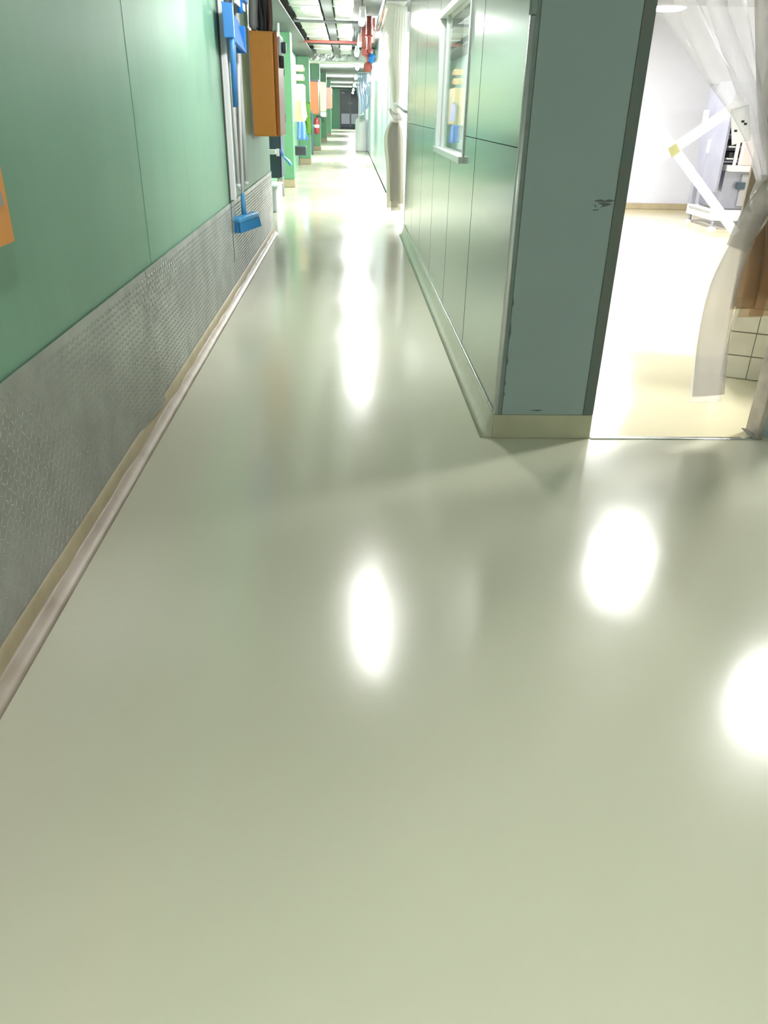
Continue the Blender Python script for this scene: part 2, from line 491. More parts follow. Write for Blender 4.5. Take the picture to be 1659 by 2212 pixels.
link('jamb_lining', bx(1.336, 1.344, 3.95, 4.06, 0.0, 2.16), 'white_wall', wf)
bm = bx(0.79, 1.34, 3.922, 3.952, 0.0005, 0.137, bev=0.004)
link('cove_base', bm, 'cove_olive', wf)
# dark scrape marks on the painted face
def scrape(y, pts):
    bm = B()
    vs = [bm.verts.new((x, y, z)) for x, z in pts]
    r = bmesh.ops.extrude_face_region(bm, geom=[bm.faces.new(vs)])
    bmesh.ops.translate(bm, verts=[v for v in r['geom'] if isinstance(v, bmesh.types.BMVert)], vec=(0, -0.0008, 0))
    link('scuff_mark', bm, 'scuff', wf)
scrape(3.9299, [(1.185, 1.236), (1.215, 1.242), (1.235, 1.236), (1.255, 1.243), (1.285, 1.238), (1.262, 1.229), (1.225, 1.230), (1.19, 1.231)])
scrape(3.9299, [(1.20, 1.226), (1.235, 1.228), (1.275, 1.222), (1.25, 1.212), (1.215, 1.204), (1.23, 1.214)])
scrape(3.9299, [(1.18, 1.218), (1.198, 1.215), (1.196, 1.202), (1.19, 1.212)])
scrape(3.9299, [(1.18, 1.194), (1.212, 1.198), (1.21, 1.192), (1.185, 1.190)])
scrape(3.9299, [(0.985, 0.163), (1.04, 0.167), (1.06, 0.164), (1.03, 0.158)])
for zz, hh in ((0.55, 0.10), (0.41, 0.06), (0.30, 0.03), (0.24, 0.03), (0.72, 0.05)):
    scrape(3.9299, [(0.836, zz), (0.842, zz + hh * .4), (0.837, zz + hh), (0.8355, zz + hh * .6)])

# right jamb of the doorway
tj = thing('trim_1', (2.29, 4.0, 0), 'worn grey beige lining of the doorway jamb at right', 'door trim', kind='structure')
link('lining', bx(2.295, 2.306, 3.935, 4.06, 0.0, 2.15, bev=0.003), 'jamb', tj)
link('edge_cap', bx(2.293, 2.325, 3.915, 3.95, 0.0, 2.15, bev=0.006), 'jamb', tj)
bm = B()
ribbon(bm, [(2.255, 4.0, 0.035, 0.06, 60), (2.27, 3.96, 0.02, 0.05, 40), (2.295, 3.915, 0.008, 0.04, 30)], 0.003, 4)
link('bent_flap', bm, 'steel_trim', tj)
struct('trim_2', bx(1.345, 2.29, 3.915, 3.945, 0.0, 0.006, bev=0.002), 'steel_trim', 'thin bright joint line across the doorway threshold', 'threshold')

# ------------------------------------------------------------------ bright room behind the doorway
struct('wall_room_back', bx(2.4, 9.2, 15.8, 16, 0, H), 'white_wall', 'white back wall of the bright room', 'wall')
struct('wall_room_right', bx(9, 9.2, 4.055, 15.8, 0, H), 'white_wall', 'white right wall of the bright room', 'wall')
struct('wall_room_left', holed(B(), 'x', 0.98, 1.0, 4.06, 11.75, 0, H, [WIN]), 'white_wall', 'white inner face of the wall behind the window', 'wall')
struct('baseboard_room', bx(2.4, 9, 15.74, 15.8, 0, 0.11, bev=0.01), 'cove_tan', 'tan skirting along the white back wall', 'skirting')
bm = bx(0.8, 2.4, 11.75, 11.9, 0, H)
box(bm, 2.4, 2.55, 11.75, 18.0, 0, H)
box(bm, 0.98, 2.4, 18.0, 18.15, 0, H)
struct('wall_alcove', bm, 'white_wall', 'white walls of the lit recess behind the far strip curtain', 'wall')
tr3 = struct('trim_3', bx(5.0, 5.06, 15.77, 15.8, 0.11, H), 'white_wall', 'slim white upright strip on the back wall of the room', 'wall trim')

# ------------------------------------------------------------------ right wall farther down, end wall
wf2 = struct('wall_right_far', bx(0.84, 1.0, 18.0, 84, 0, H), 'core', 'pale blue grey panelled wall farther down the corridor', 'wall')
yy = 18.0
while yy < 60:
    link('wall_panel', bx(0.815, 0.84, yy + 0.01, yy + 2.38, 0.02, H - 0.02, bev=0.004), 'far_panel', wf2)
    yy += 2.4
struct('wall_end', holed(B(), 'y', 82, 82.3, -1.9, 1.6, 0, H + 1.5, [(-0.95, 1.12, -1, 3.3)]), 'green_end', 'green end wall above the dark double door', 'wall')
d1 = thing('door_1', (0.08, 82, 0), 'dark double swing door at the far end of the corridor', 'door', kind='structure')
bm = bx(-0.95, -0.85, 81.95, 82.1, 0, 3.3); box(bm, 1.02, 1.12, 81.95, 82.1, 0, 3.3); box(bm, -0.85, 1.02, 81.95, 82.1, 3.2, 3.3)
link('door_frame', bm, 'door_frame', d1)
for x0, x1, c in ((-0.84, 0.07, 0), (0.10, 1.01, 1)):
    lf = link('door_leaf', bx(x0, x1, 82.0, 82.06, 0.08, 3.19, bev=0.01), 'door_dark', d1)
    link('kick_panel', bx(x0 + 0.08, x1 - 0.03, 81.985, 82.0, 0.4, 1.28, bev=0.005), 'lilac_panel', lf)
    link('push_plate', bx((x1 - 0.22) if c == 0 else x0 + 0.02, (x1 - 0.02) if c == 0 else x0 + 0.2, 81.985, 82.0, 2.05, 2.25), 'door_frame', lf)
    link('hinge_plate', bx(x0 + 0.08, x0 + 0.38, 81.985, 82.0, 2.95, 3.06), 'grey', lf)
link('astragal', bx(0.06, 0.11, 81.97, 82.0, 0.08, 3.19), 'door_frame', d1)
sg = thing('wall_sign', (0.5, 81.97, 3.4), 'small pale notice board above the far door', 'sign')
link('board', bx(0.1, 0.75, 81.95, 81.99, 3.42, 3.85, bev=0.01), 'paper', sg)
link('dark_mark', bx(0.22, 0.38, 81.945, 81.95, 3.55, 3.70), 'grey', sg)

# ------------------------------------------------------------------ pillars along the left
pil = [(19.0, 'first green pillar, nearest, beside the beige lagged pipe'), (27.4, 'second green pillar with a lime sheet hung on its face'),
       (37.0, 'third green pillar, behind the red extinguisher'), (47.3, 'fourth green pillar, past the tall cream cabinet'),
       (58.0, 'fifth green pillar, farthest before the dark door')]
for y, lab in pil:
    t = thing('pillar', (-1.42, y, 0), lab, 'pillar', group='green pillars down the corridor')
    link('shaft', bx(-1.62, -1.245, y, y + 0.45, 0.17, H, bev=0.015), 'green_col', t)
    bm = bx(-1.62, -1.235, y - 0.01, y + 0.46, 0.0, 0.17, bev=0.012)
    link('plinth', bm, 'cove_tan', t)

# ------------------------------------------------------------------ ceiling services
t = thing('ceiling_beam', (-1.3, 20, H), 'long dark steel beam along the pillar heads', 'beam')
bm = bx(-1.62, -1.05, 12, 27.9, 3.02, 3.04); box(bm, -1.36, -1.31, 12, 27.9, 3.04, H); 
link('flange_and_web', bm, 'beam', t)
tag(link('cross_duct', bx(-1.62, 0.8, 28.2, 29.0, 2.92, H - 0.02, bev=0.05), 'foil'), 'grey duct crossing the ceiling behind the hanging lamps', 'duct')
for x0, x1, lab in ((-0.98, -0.50, 'foil wrapped ceiling duct on the left, beside the dark beam'), (-0.26, 0.06, 'narrower foil wrapped ceiling duct in the middle')):
    t = thing('air_duct', ((x0 + x1) / 2, 18, 3.1), lab, 'duct', group='foil wrapped ceiling ducts')
    y = 9.0
    while y < 26.5:
        link('duct_section', bx(x0, x1, y, y + 1.96, 3.10, 3.32, bev=0.03), 'foil', t, True)
        link('joint_band', bx(x0 - 0.012, x1 + 0.012, y + 1.955, y + 2.0, 3.09, 3.325, bev=0.008), 'alu', t)
        y += 2.0
tag(link('cable_tray', bx(-0.46, -0.28, 9, 27.9, 3.12, 3.22), 'beam'), 'dark cable tray hung between the two foil ducts', 'cable tray')
for y, z in ((17.0, 3.055), (22.5, 3.055)):
    t = thing('hanger_bar', (-0.4, y, z), 'thin dark hanger bar under the ducts, ' + ('nearer one' if y < 20 else 'farther one'), 'hanger', group='duct hanger bars')
    link('bar', tube(B(), [(-1.05, y, z), (0.3, y, z)], 0.022, 8), 'beam', t)
    for x in (-1.03, 0.25):
        link('drop_rod', tube(B(), [(x, y, z), (x, y, H)], 0.012, 6), 'beam', t)
t = thing('sprinkler_pipe', (-0.4, 21.5, 3.0), 'thin red pipe crossing the corridor below the ducts', 'pipe')
link('pipe_run', tube(B(), [(-1.2, 21.5, 3.035), (0.25, 21.5, 3.035)], 0.032, 10), 'red', t, True)
for x in (-1.03, 0.12):
    link('pipe_clip', tube(B(), [(x, 21.5, 3.035), (x, 21.5, H)], 0.01, 6), 'beam', t)
t = thing('pipe_riser', (0.36, 19, 2.3), 'cluster of red risers with valves near the ceiling', 'pipe')
for x, y, r, z0 in ((0.30, 19.0, 0.045, 2.75), (0.42, 19.1, 0.05, 2.4), (0.52, 19.4, 0.03, 2.9)):
    link('riser_pipe', tube(B(), [(x, y, z0), (x, y, H)], r, 10), 'red', t, True)
link('elbow', tube(B(), catmull([(0.30, 19.0, 2.76), (0.31, 19.0, 2.68), (0.36, 19.05, 2.66), (0.42, 19.1, 2.62)], 4), 0.05, 10), 'red', t, True)
for z in (2.98, 2.72):
    link('flange', tube(B(), [(0.42, 19.1, z), (0.42, 19.1, z + 0.04)], 0.085, 14), 'red', t, True)
link('valve_body', tube(B(), [(0.45, 19.02, 2.50), (0.50, 19.02, 2.66)], [0.05, 0.07], 12), 'blue', t, True)
link('valve_wheel', tube(B(), [(0.40, 18.98, 2.42), (0.40, 18.96, 2.42)], 0.10, 14), 'red', t, True)
t = thing('cable_bundle', (0.6, 17, 3.0), 'tangle of dark and copper cables beside the red risers', 'cables')
for i in range(9):
    x = 0.56 + 0.016 * i
    link('cable', tube(B(), catmull([(x, 12.5, 3.2 + 0.02 * (i % 3)), (x + random.uniform(-.05, .05), 15, 3.1 + random.uniform(-.08, .06)),
                                     (x + random.uniform(-.03, .04), 18, 3.05 + random.uniform(-.1, .1)), (x, 20.5, 3.2)], 6), 0.018 + 0.006 * (i % 3), 7),
         ('black', 'slate', 'rust', 'beige')[i % 4], t, True)
bm = bx(0.765, 0.80, 12.2, 17.9, 2.98, 3.08, bev=0.01)
tag(link('conduit_trunking', bm, 'core'), 'dark trunking box over the far strip curtain', 'trunking')

# ------------------------------------------------------------------ lamps
def tube_lamp(x, y, z, ln, m, lab):
    t = thing('batten_lamp', (x, y, z), lab, 'lamp', group='tube lamps down the corridor')
    link('tube', tube(B(), [(x, y - ln / 2, z), (x, y - ln / 2 + 0.03, z), (x, y + ln / 2 - 0.03, z), (x, y + ln / 2, z)], [0.035, 0.055, 0.055, 0.035], 14), m, t, True)
    link('housing', bx(x - 0.05, x + 0.05, y - ln / 2 - 0.04, y + ln / 2 + 0.04, z + 0.06, z + 0.12, bev=0.01), 'white_pl', t)
    for e in (-1, 1):
        link('end_holder', bx(x - 0.04, x + 0.04, y + e * (ln / 2 + 0.02) - 0.018, y + e * (ln / 2 + 0.02) + 0.018, z - 0.05, z + 0.06, bev=0.008), 'white_pl', t)
        link('drop_rod', tube(B(), [(x, y + e * ln * 0.35, z + 0.12), (x, y + e * ln * 0.35, H)], 0.008, 6), 'black', t)
for x, y, z, ln, m, lab in ((0.2, -0.7, 3.0, 1.3, 'lamp_near', 'tube lamp behind the viewer over the near floor'),
                        (2.6, 0.0, 3.0, 0.6, 'lamp', 'tube lamp over the lobby to the right'),
                        (0.22, 6.4, 3.0, 1.4, 'lamp_mid', 'tube lamp above the stainless wall window'),
                        (0.22, 15.5, 2.98, 1.3, 'lamp_far', 'tube lamp nearest in view, at the top edge'),
                        (0.24, 19.8, 2.93, 1.3, 'lamp_far', 'tube lamp hanging just before the red risers'),
                        (0.20, 23.4, 2.93, 1.4, 'lamp_far', 'brightest tube lamp hanging below the red cross pipe'),
                        (0.28, 30.5, 2.9, 1.4, 'lamp_end', 'tube lamp hanging just beyond the cross duct'),
                        (0.30, 40.0, 2.9, 1.4, 'lamp_end', 'tube lamp over the white wrapped bale'),
                        (0.30, 52.0, 2.9, 1.4, 'lamp_end', 'tube lamp before the fifth pillar'),
                        (0.30, 64.0, 2.9, 1.4, 'lamp_end', 'tube lamp past the fifth pillar'),
                        (0.30, 75.0, 2.9, 1.4, 'lamp_end', 'farthest tube lamp before the dark door')):
    tube_lamp(x, y, z, ln, m, lab)
def disc_lamp(x, y, z, r, lab):
    t = thing('high_bay_lamp', (x, y, z), lab, 'lamp', group='round lamps of the bright rooms')
    link('housing', lathe(B(), x, y, [(r * 1.08, z), (r * 1.1, z + 0.03), (r * 0.6, z + 0.10), (r * 0.3, z + 0.16)], 24), 'grey', t, True)
    link('diffuser', lathe(B(), x, y, [(r * 0.2, z - 0.035), (r * 0.75, z - 0.03), (r, z - 0.001)], 24), 'room_lamp', t, True)
    link('stem', tube(B(), [(x, y, z + 0.15), (x, y, H)], 0.01, 6), 'grey', t)
for x, y, r, lab in ((3.15, 7.5, 0.26, 'round lamp of the bright room, mirrored in the floor before the doorway'),
                     (1.26, 9.6, 0.18, 'round lamp of the bright room behind the window'),
                     (3.75, 5.15, 0.22, 'round lamp of the bright room nearest the front wall'),
                     (5.6, 9.5, 0.26, 'round lamp in the middle of the bright room'),
                     (4.6, 13.0, 0.26, 'round lamp near the back wall of the bright room'),
                     (1.7, 15.0, 0.24, 'round lamp inside the recess behind the far strip curtain')):
    disc_lamp(x, y, 3.0, r, lab)

# ------------------------------------------------------------------ orange cabinets on the left wall
t = thing('electrical_cabinet', (-0.95, 10.3, 1.31), 'tall orange electrical cabinet on the green wall beside the cleaning tools', 'cabinet')
link('body', bx(-1.1, -0.83, 9.8, 10.62, 1.31, 2.34, bev=0.02, seg=3), 'orange', t)
d = link('door', bx(-0.826, -0.785, 9.79, 10.63, 1.31, 2.34, bev=0.012), 'orange_dk', t)
link('mounting_flange', bx(-1.1, -1.085, 9.775, 10.645, 1.285, 2.36, bev=0.004), 'grey', t)
link('handle', bx(-0.785, -0.735, 10.0, 10.09, 2.0, 2.12, bev=0.01), 'black', d)
link('isolator_plate', bx(-0.785, -0.765, 9.9, 10.4, 2.12, 2.30, bev=0.006), 'paper', d)
link('isolator_knob', bx(-0.765, -0.715, 10.1, 10.2, 2.15, 2.26, bev=0.012), 'slate', d)
for z in (1.45, 1.95):
    link('hinge', tube(B(), [(-0.79, 10.635, z), (-0.79, 10.635, z + 0.08)], 0.012, 8), 'grey', d)

t = thing('electrical_cabinet', (-1.0, 2.2, 1.19), 'orange cabinet on the green wall, cut by the left edge of the picture', 'cabinet')
link('body', bx(-1.1, -0.99, 1.66, 2.385, 1.232, 1.90, bev=0.01), 'orange', t)
d = link('door', bx(-0.988, -0.97, 1.67, 2.375, 1.24, 1.89, bev=0.005), 'orange', t)
link('latch', bx(-0.97, -0.955, 2.22, 2.31, 1.345, 1.385, bev=0.004), 'grey', d)

# cables and conduit rising from the cabinet
t = thing('cable_drop', (-0.95, 10.1, 2.34), 'dark cables and grey sleeve dropping into the tall orange cabinet', 'cables')
link('grey_sleeve', tube(B(), catmull([(-1.04, 9.88, 2.35), (-1.045, 9.9, 2.45), (-1.03, 9.9, 2.7), (-1.025, 9.9, 3.0)], 6), [0.03] * 3 + [0.05] * 16, 10), 'grey', t, True)
for i, (x, y, c) in enumerate(((-1.0, 9.95, 'slate'), (-0.965, 9.92, 'black'), (-0.93, 9.95, 'black'), (-0.90, 10.0, 'slate'), (-0.87, 9.95, 'brown'), (-0.95, 10.1, 'black'))):
    link('cable', tube(B(), catmull([(x, y, 2.35), (x + 0.01, y, 2.45), (x + random.uniform(-.03, .02), y + .05, 2.7), (x + 0.0, y + .05, 2.88), (x + 0.01, y, 3.05)], 5), 0.026 + 0.006 * (i % 2), 8), c, t, True)

# ------------------------------------------------------------------ cleaning tools hung on the left wall
t = thing('tool_rail', (-1.08, 8.2, 2.55), 'white wall rail from which the cleaning tools hang', 'rail')
link('rail_bar', bx(-1.1, -1.075, 7.62, 8.95, 2.66, 2.72, bev=0.004), 'white_pl', t)
for y in (7.72, 7.98, 8.22, 8.46, 8.75):
    link('clip', bx(-1.075, -1.03, y - 0.03, y + 0.03, 2.665, 2.70, bev=0.006), 'blue', t)
t = thing('backing_channel', (-1.09, 7.7, 1.2), 'white plastic channel fixed to the wall beside the hanging tools', 'channel')
link('channel_web', bx(-1.1, -1.075, 7.62, 7.92, 0.84, 2.60, bev=0.003), 'white_pl', t)
link('channel_lip', bx(-1.075, -1.045, 7.62, 7.65, 0.84, 2.60, bev=0.003), 'pole_white', t)

def pole(bm, y, z0, z1, x=-1.062, r=0.014, dy=0.0):
    return tube(bm, [(x, y, z0), (x, y + dy, z1)], r, 10)
# broom with blue brush head at the bottom
t = thing('broom', (-1.0, 7.95, 0.5), 'hanging broom with a blue brush head at the bottom of its white handle', 'broom')
link('handle', tube(B(), [(-1.03, 8.0, 0.83), (-1.018, 8.3, 2.62)], 0.015, 10), 'pole_white', t, True)
link('socket', tube(B(), [(-1.02, 7.96, 0.66), (-1.03, 8.01, 0.86)], [0.026, 0.02], 12), 'blue_brush', t, True)
bm = B()
box(bm, -0.05, 0.05, -0.26, 0.26, 0.0, 0.055, bev=0.015)
bmesh.ops.rotate(bm, verts=bm.verts, cent=(0, 0, 0), matrix=Matrix.Rotation(math.radians(-14), 3, 'Z'))
bmesh.ops.translate(bm, verts=bm.verts, vec=(-1.01, 7.95, 0.625))
hd = link('brush_block', bm, 'blue_brush', t, True)
bm = B()
for i in range(17):
    for j in range(4):
        yy0 = -0.25 + 0.5 * i / 16
        xx0 = -0.04 + 0.08 * j / 3
        tube(bm, [(xx0, yy0, 0.0), (xx0 * 1.25, yy0 * 1.05, -0.085)], [0.013, 0.017], 5)
bmesh.ops.rotate(bm, verts=bm.verts, cent=(0, 0, 0), matrix=Matrix.Rotation(math.radians(-14), 3, 'Z'))
bmesh.ops.translate(bm, verts=bm.verts, vec=(-1.01, 7.95, 0.63))
br_ = link('bristles', bm, 'bristle', hd)
br_['kind'] = 'stuff'
# white and pink handles
for y, z0, c, lab in ((7.98, 0.95, 'pole_white', 'white mop handle hanging next to the white channel'),
                      (8.16, 0.90, 'pole_pink', 'pinkish mop handle between two white handles'),
                      (8.62, 0.92, 'pole_white', 'white mop handle nearest the tall orange cabinet')):
    t = thing('mop_handle', (-1.045, y, z0), lab, 'mop handle', group='pole handles on the tool rail')
    link('pole', pole(B(), y, z0, 2.64, r=0.02), c, t, True)
    link('end_cap', pole(B(), y, z0 - 0.03, z0 + 0.002, r=0.023), 'white_pl', t, True)
    link('grip', pole(B(), y, 2.2, 2.45, r=0.024), 'white_pl', t, True)
# blue long handled dustpan / scraper, pan up
t = thing('dustpan', (-1.0, 7.6, 1.6), 'blue long handled dustpan hanging upside down among the white handles', 'dustpan')
link('handle', tube(B(), [(-0.965, 7.4, 1.60), (-0.96, 7.39, 2.30)], 0.024, 12), 'blue_pole', t, True)
bm = B()
def pan(bm):
    o = [(-0.985, 7.36, 2.34), (-0.955, 7.36, 2.10), (-0.925, 8.05, 2.03), (-0.965, 8.15, 2.24)]
    vs = [bm.verts.new(p) for p in o]
    f = bm.faces.new(vs)
    r = bmesh.ops.extrude_face_region(bm, geom=[f])
    bmesh.ops.translate(bm, verts=[v for v in r['geom'] if isinstance(v, bmesh.types.BMVert)], vec=(-0.04, 0, 0.01))
    return bm
link('pan', pan(bm), 'blue', t)
link('side_wall', bx(-1.02, -0.935, 7.345, 7.385, 2.1, 2.34, bev=0.006), 'blue_pole', t)
link('side_wall', bx(-1.01, -0.925, 8.04, 8.08, 2.03, 2.24, bev=0.006), 'blue', t)
t = thing('squeegee', (-1.04, 8.4, 2.25), 'blue and white squeegee head at the top of the hanging tools', 'squeegee')
link('blade_holder', bx(-0.995, -0.93, 7.75, 8.45, 2.44, 2.50, bev=0.01), 'blue', t)
link('rubber_blade', bx(-0.97, -0.958, 7.76, 8.44, 2.38, 2.44), 'white_pl', t)
link('socket', tube(B(), [(-0.964, 8.1, 2.34), (-0.964, 8.1, 2.44)], 0.024, 10), 'blue', t, True)

# ------------------------------------------------------------------ first bay past the wall
t = thing('wall_cabinet', (-1.36, 14.0, 0.55), 'slate blue steel wall cabinet just past the end of the checker plate', 'cabinet')
link('body', bx(-1.62, -1.15, 14.0, 14.7, 0.56, 1.30, bev=0.01), 'slate', t)
d = link('door', bx(-1.148, -1.125, 14.01, 14.69, 0.57, 1.29, bev=0.006), 'slate', t)
link('door_knob', bx(-1.125, -1.10, 14.06, 14.10, 0.9, 0.96, bev=0.005), 'grey', d)
t = thing('paper_tray', (-1.25, 13.9, 0.95), 'white paper tray fixed to the side of the slate wall cabinet', 'tray')
link('tray_body', bx(-1.36, -1.2, 13.8, 13.995, 0.93, 1.0, bev=0.006), 'white_pl', t)
link('paper_sheet', bx(-1.198, -1.155, 13.9, 13.985, 0.90, 1.01, bev=0.002), 'paper', t)
t = thing('hand_scoop', (-1.05, 13.9, 0.8), 'blue hand scoop hung at the corner of the slate wall cabinet', 'scoop')
bm = B()
ribbon(bm, [(-1.10, 13.95, 0.90, 0.05, 90), (-1.06, 13.93, 0.87, 0.10, 80), (-1.0, 13.9, 0.82, 0.14, 80), (-0.97, 13.9, 0.77, 0.13, 80)], 0.006, 4, curl=0.8)
link('scoop_blade', bm, 'blue_brush', t, True)
link('scoop_handle', tube(B(), [(-1.09, 13.95, 0.90), (-1.13, 13.96, 1.0)], 0.018, 8), 'blue_pole', t, True)
t = thing('lagged_pipe', (-1.36, 17.0, 1.1), 'beige lagged pipe beside the first green pillar', 'pipe')
link('lagging', tube(B(), [(-1.36, 17, 1.12), (-1.34, 17, 2.5)], 0.085, 14), 'beige', t, True)
link('pipe_stub', tube(B(), [(-1.36, 17, 0.0), (-1.36, 17, 1.12)], 0.03, 10), 'grey', t, True)
link('pipe_top', tube(B(), [(-1.34, 17, 2.5), (-1.34, 17, 3.015)], 0.03, 10), 'grey', t, True)
t = thing('floor_box', (-1.4, 14.6, 0), 'pale stainless skirting box below the slate wall cabinet', 'box')
link('box_body', bx(-1.61, -1.24, 14.2, 15.4, 0.0, 0.36, bev=0.03), 'white_wall', t)
link('lid', bx(-1.61, -1.23, 14.19, 15.41, 0.362, 0.40, bev=0.01), 'alu', t)

# ------------------------------------------------------------------ second bay
t = thing('distribution_board', (-1.4, 24, 1.29), 'cream distribution board between the first and second pillars', 'cabinet')
link('body', bx(-1.62, -1.28, 24.0, 25.2, 1.28, 2.2, bev=0.01), 'cream', t)
link('door', bx(-1.278, -1.262, 24.02, 25.18, 1.30, 2.18, bev=0.004), 'cream', t)
for z in (2.28, 2.5):
    b = link('switch_box', bx(-1.5, -1.26, 23.98, 24.3, z, z + 0.15, bev=0.01), 'cream', t)
    link('switch_front', bx(-1.26, -1.235, 24.0, 24.28, z + 0.01, z + 0.1, bev=0.004), 'rust', b)
t = thing('notice_sheet', (-1.25, 23.97, 1.4), 'lilac notice sheet hanging in front of the cream distribution board', 'paper')
bm = B(); ribbon(bm, [(-1.27, 23.95, 1.82, 0.13, 10), (-1.26, 23.93, 1.6, 0.14, 10), (-1.24, 23.92, 1.38, 0.16, 10)], 0.004, 4)
link('sheet', bm, 'lilac', t)
link('clip', bx(-1.30, -1.24, 23.93, 23.97, 1.81, 1.85, bev=0.003), 'grey', t)
t = thing('hanging_cloth', (-1.32, 23.9, 0.83), 'light blue cloth hanging below the cream distribution board', 'cloth')
bm = B()
g = []
for i in range(13):
    row = []
    for j in range(8):
        s = i / 12
        w = 0.20 + 0.10 * (j / 7)
        row.append(bm.verts.new((-1.34 + (s - 0.5) * w + 0.03 * j / 7, 23.9 + 0.03 * math.sin(s * 14 + j * 0.4), 1.28 - 0.44 * j / 7 - 0.03 * s * j / 7)))
    g.append(row)
for i in range(12):
    for j in range(7):
        bm.faces.new((g[i][j], g[i + 1][j], g[i + 1][j + 1], g[i][j + 1]))
o = link('cloth_fold', bm, 'cloth', t, True)
o.modifiers.new('thick', 'SOLIDIFY').thickness = 0.006
link('hook', tube(B(), [(-1.62, 23.9, 1.28), (-1.24, 23.9, 1.285)], 0.01, 6), 'grey', t)
t = thing('junction_box', (-1.32, 24, 0.42), 'small dark green junction box low between the first and second pillars', 'box')
link('box_body', bx(-1.61, -1.22, 24.0, 24.4, 0.42, 0.66, bev=0.015), 'slate', t)
link('cover', bx(-1.59, -1.24, 23.985, 24.0, 0.44, 0.64, bev=0.005), 'black', t)
t = thing('plastic_sheet', (-1.30, 27.3, 0.9), 'lime green sheet hung on the face of the second pillar', 'sheet')
bm = B(); ribbon(bm, [(-1.30, 27.36, 1.78, 0.14, 0), (-1.31, 27.33, 1.4, 0.17, 0), (-1.28, 27.34, 1.15, 0.15, 0), (-1.30, 27.34, 0.88, 0.14, 0)], 0.005, 5, curl=0.2)
link('sheet', bm, 'lime', t, True)
link('pin', tube(B(), [(-1.30, 27.34, 1.75), (-1.30, 27.4, 1.75)], 0.012, 6), 'grey', t)

# ------------------------------------------------------------------ third bay and beyond
t = thing('fuse_cabinet', (-1.42, 34, 1.4), 'rust orange cabinet between the second and third pillars', 'cabinet')
link('body', bx(-1.62, -1.24, 34.0, 35.4, 1.42, 2.55, bev=0.015), 'rust', t)
link('door', bx(-1.238, -1.215, 34.02, 35.38, 1.44, 2.53, bev=0.006), 'orange_dk', t)
link('rain_hood', bx(-1.62, -1.2, 33.97, 35.43, 2.55, 2.62, bev=0.01), 'slate', t)
t = thing('fire_extinguisher', (-1.28, 33.9, 0.9), 'red extinguisher on the wall under the rust orange cabinet', 'extinguisher')
link('cylinder', lathe(B(), -1.28, 33.85, [(0.07, 0.72), (0.10, 0.76), (0.10, 1.20), (0.07, 1.28), (0.03, 1.31)], 16), 'red_dark', t, True)
link('valve', tube(B(), [(-1.28, 33.85, 1.30), (-1.28, 33.85, 1.37)], 0.025, 8), 'black', t)
link('hose', tube(B(), catmull([(-1.28, 33.83, 1.35), (-1.12, 33.8, 1.33), (-1.05, 33.8, 1.22), (-1.04, 33.8, 1.15)], 4), 0.03, 8), 'black', t, True)
link('label_band', lathe(B(), -1.28, 33.85, [(0.1015, 0.95), (0.102, 0.96), (0.102, 1.05), (0.1015, 1.06)], 16), 'paper', t, True)
link('bracket', bx(-1.62, -1.36, 33.8, 33.9, 1.0, 1.05), 'grey', t)
tag(link('drain_pipe', tube(B(), catmull([(-1.46, 33.4, 0.0), (-1.46, 33.4, 0.5), (-1.45, 33.4, 0.95), (-1.45, 33.4, 1.45), (-1.5, 33.4, 1.5), (-1.63, 33.4, 1.5)], 4), 0.045, 10), 'slate', None, True),
    'thin dark drain pipe standing left of the red extinguisher', 'pipe')
t = thing('distribution_board', (-1.4, 43, 1.3), 'tall cream cabinet between the third and fourth pillars', 'cabinet')
link('body', bx(-1.612, -1.2, 43.5, 45, 1.5, 2.8, bev=0.02), 'cream', t)
link('lower_tray', bx(-1.612, -1.16, 43.4, 45.1, 1.25, 1.49, bev=0.02), 'grey', t)
link('door', bx(-1.2, -1.17, 43.55, 44.95, 1.55, 2.75, bev=0.01), 'paper', t)
t = thing('fuse_cabinet', (-1.3, 54, 1.6), 'dark brown cabinet between the fourth and fifth pillars', 'cabinet')
link('body', bx(-1.612, -1.14, 54, 55.5, 1.62, 2.8, bev=0.02), 'brown', t)
link('door', bx(-1.14, -1.08, 54.05, 55.45, 1.66, 2.76, bev=0.015), 'rust', t)
link('isolator', bx(-1.08, -0.98, 54.2, 54.5, 2.3, 2.45, bev=0.01), 'black', t)

# ------------------------------------------------------------------ wrapped bale and film on the right side
t = thing('wrapped_bale', (0.56, 37, 0), 'white stretch wrapped upright bale standing on the far floor', 'bale')
link('bale_body', lathe(B(), 0.53, 37.0, [(0.25, 0.001), (0.27, 0.05), (0.27, 0.4), (0.265, 0.8), (0.27, 1.1), (0.25, 1.22), (0.16, 1.30)], 24, 0.02), 'wrap', t, True)
link('tied_top', lathe(B(), 0.53, 37.0, [(0.16, 1.29), (0.10, 1.34), (0.14, 1.40), (0.05, 1.43)], 16, 0.12), 'wrap', t, True)
t = thing('film_curtain', (0.6, 35.5, 1.4), 'bluish crumpled film hanging above the white wrapped bale', 'curtain')
link('film_rail', tube(B(), [(0.35, 35.6, 2.95), (0.82, 35.6, 2.95)], 0.02, 8), 'alu', t)
for i in range(5):
    x = 0.42 + 0.09 * i
    bm = B()
    ribbon(bm, [(x, 35.6, 2.94, 0.14, 0), (x - 0.03 + random.uniform(-.03, .03), 35.6, 2.4, 0.17, 20), (x + 0.04, 35.58, 1.9, 0.15, -25),
                (0.55 + (x - 0.55) * 0.6, 35.6, 1.45 + 0.05 * i % 2, 0.10, 30)], 0.004, 5, curl=0.4)
    link('film_fold', bm, 'sheet', t, True)

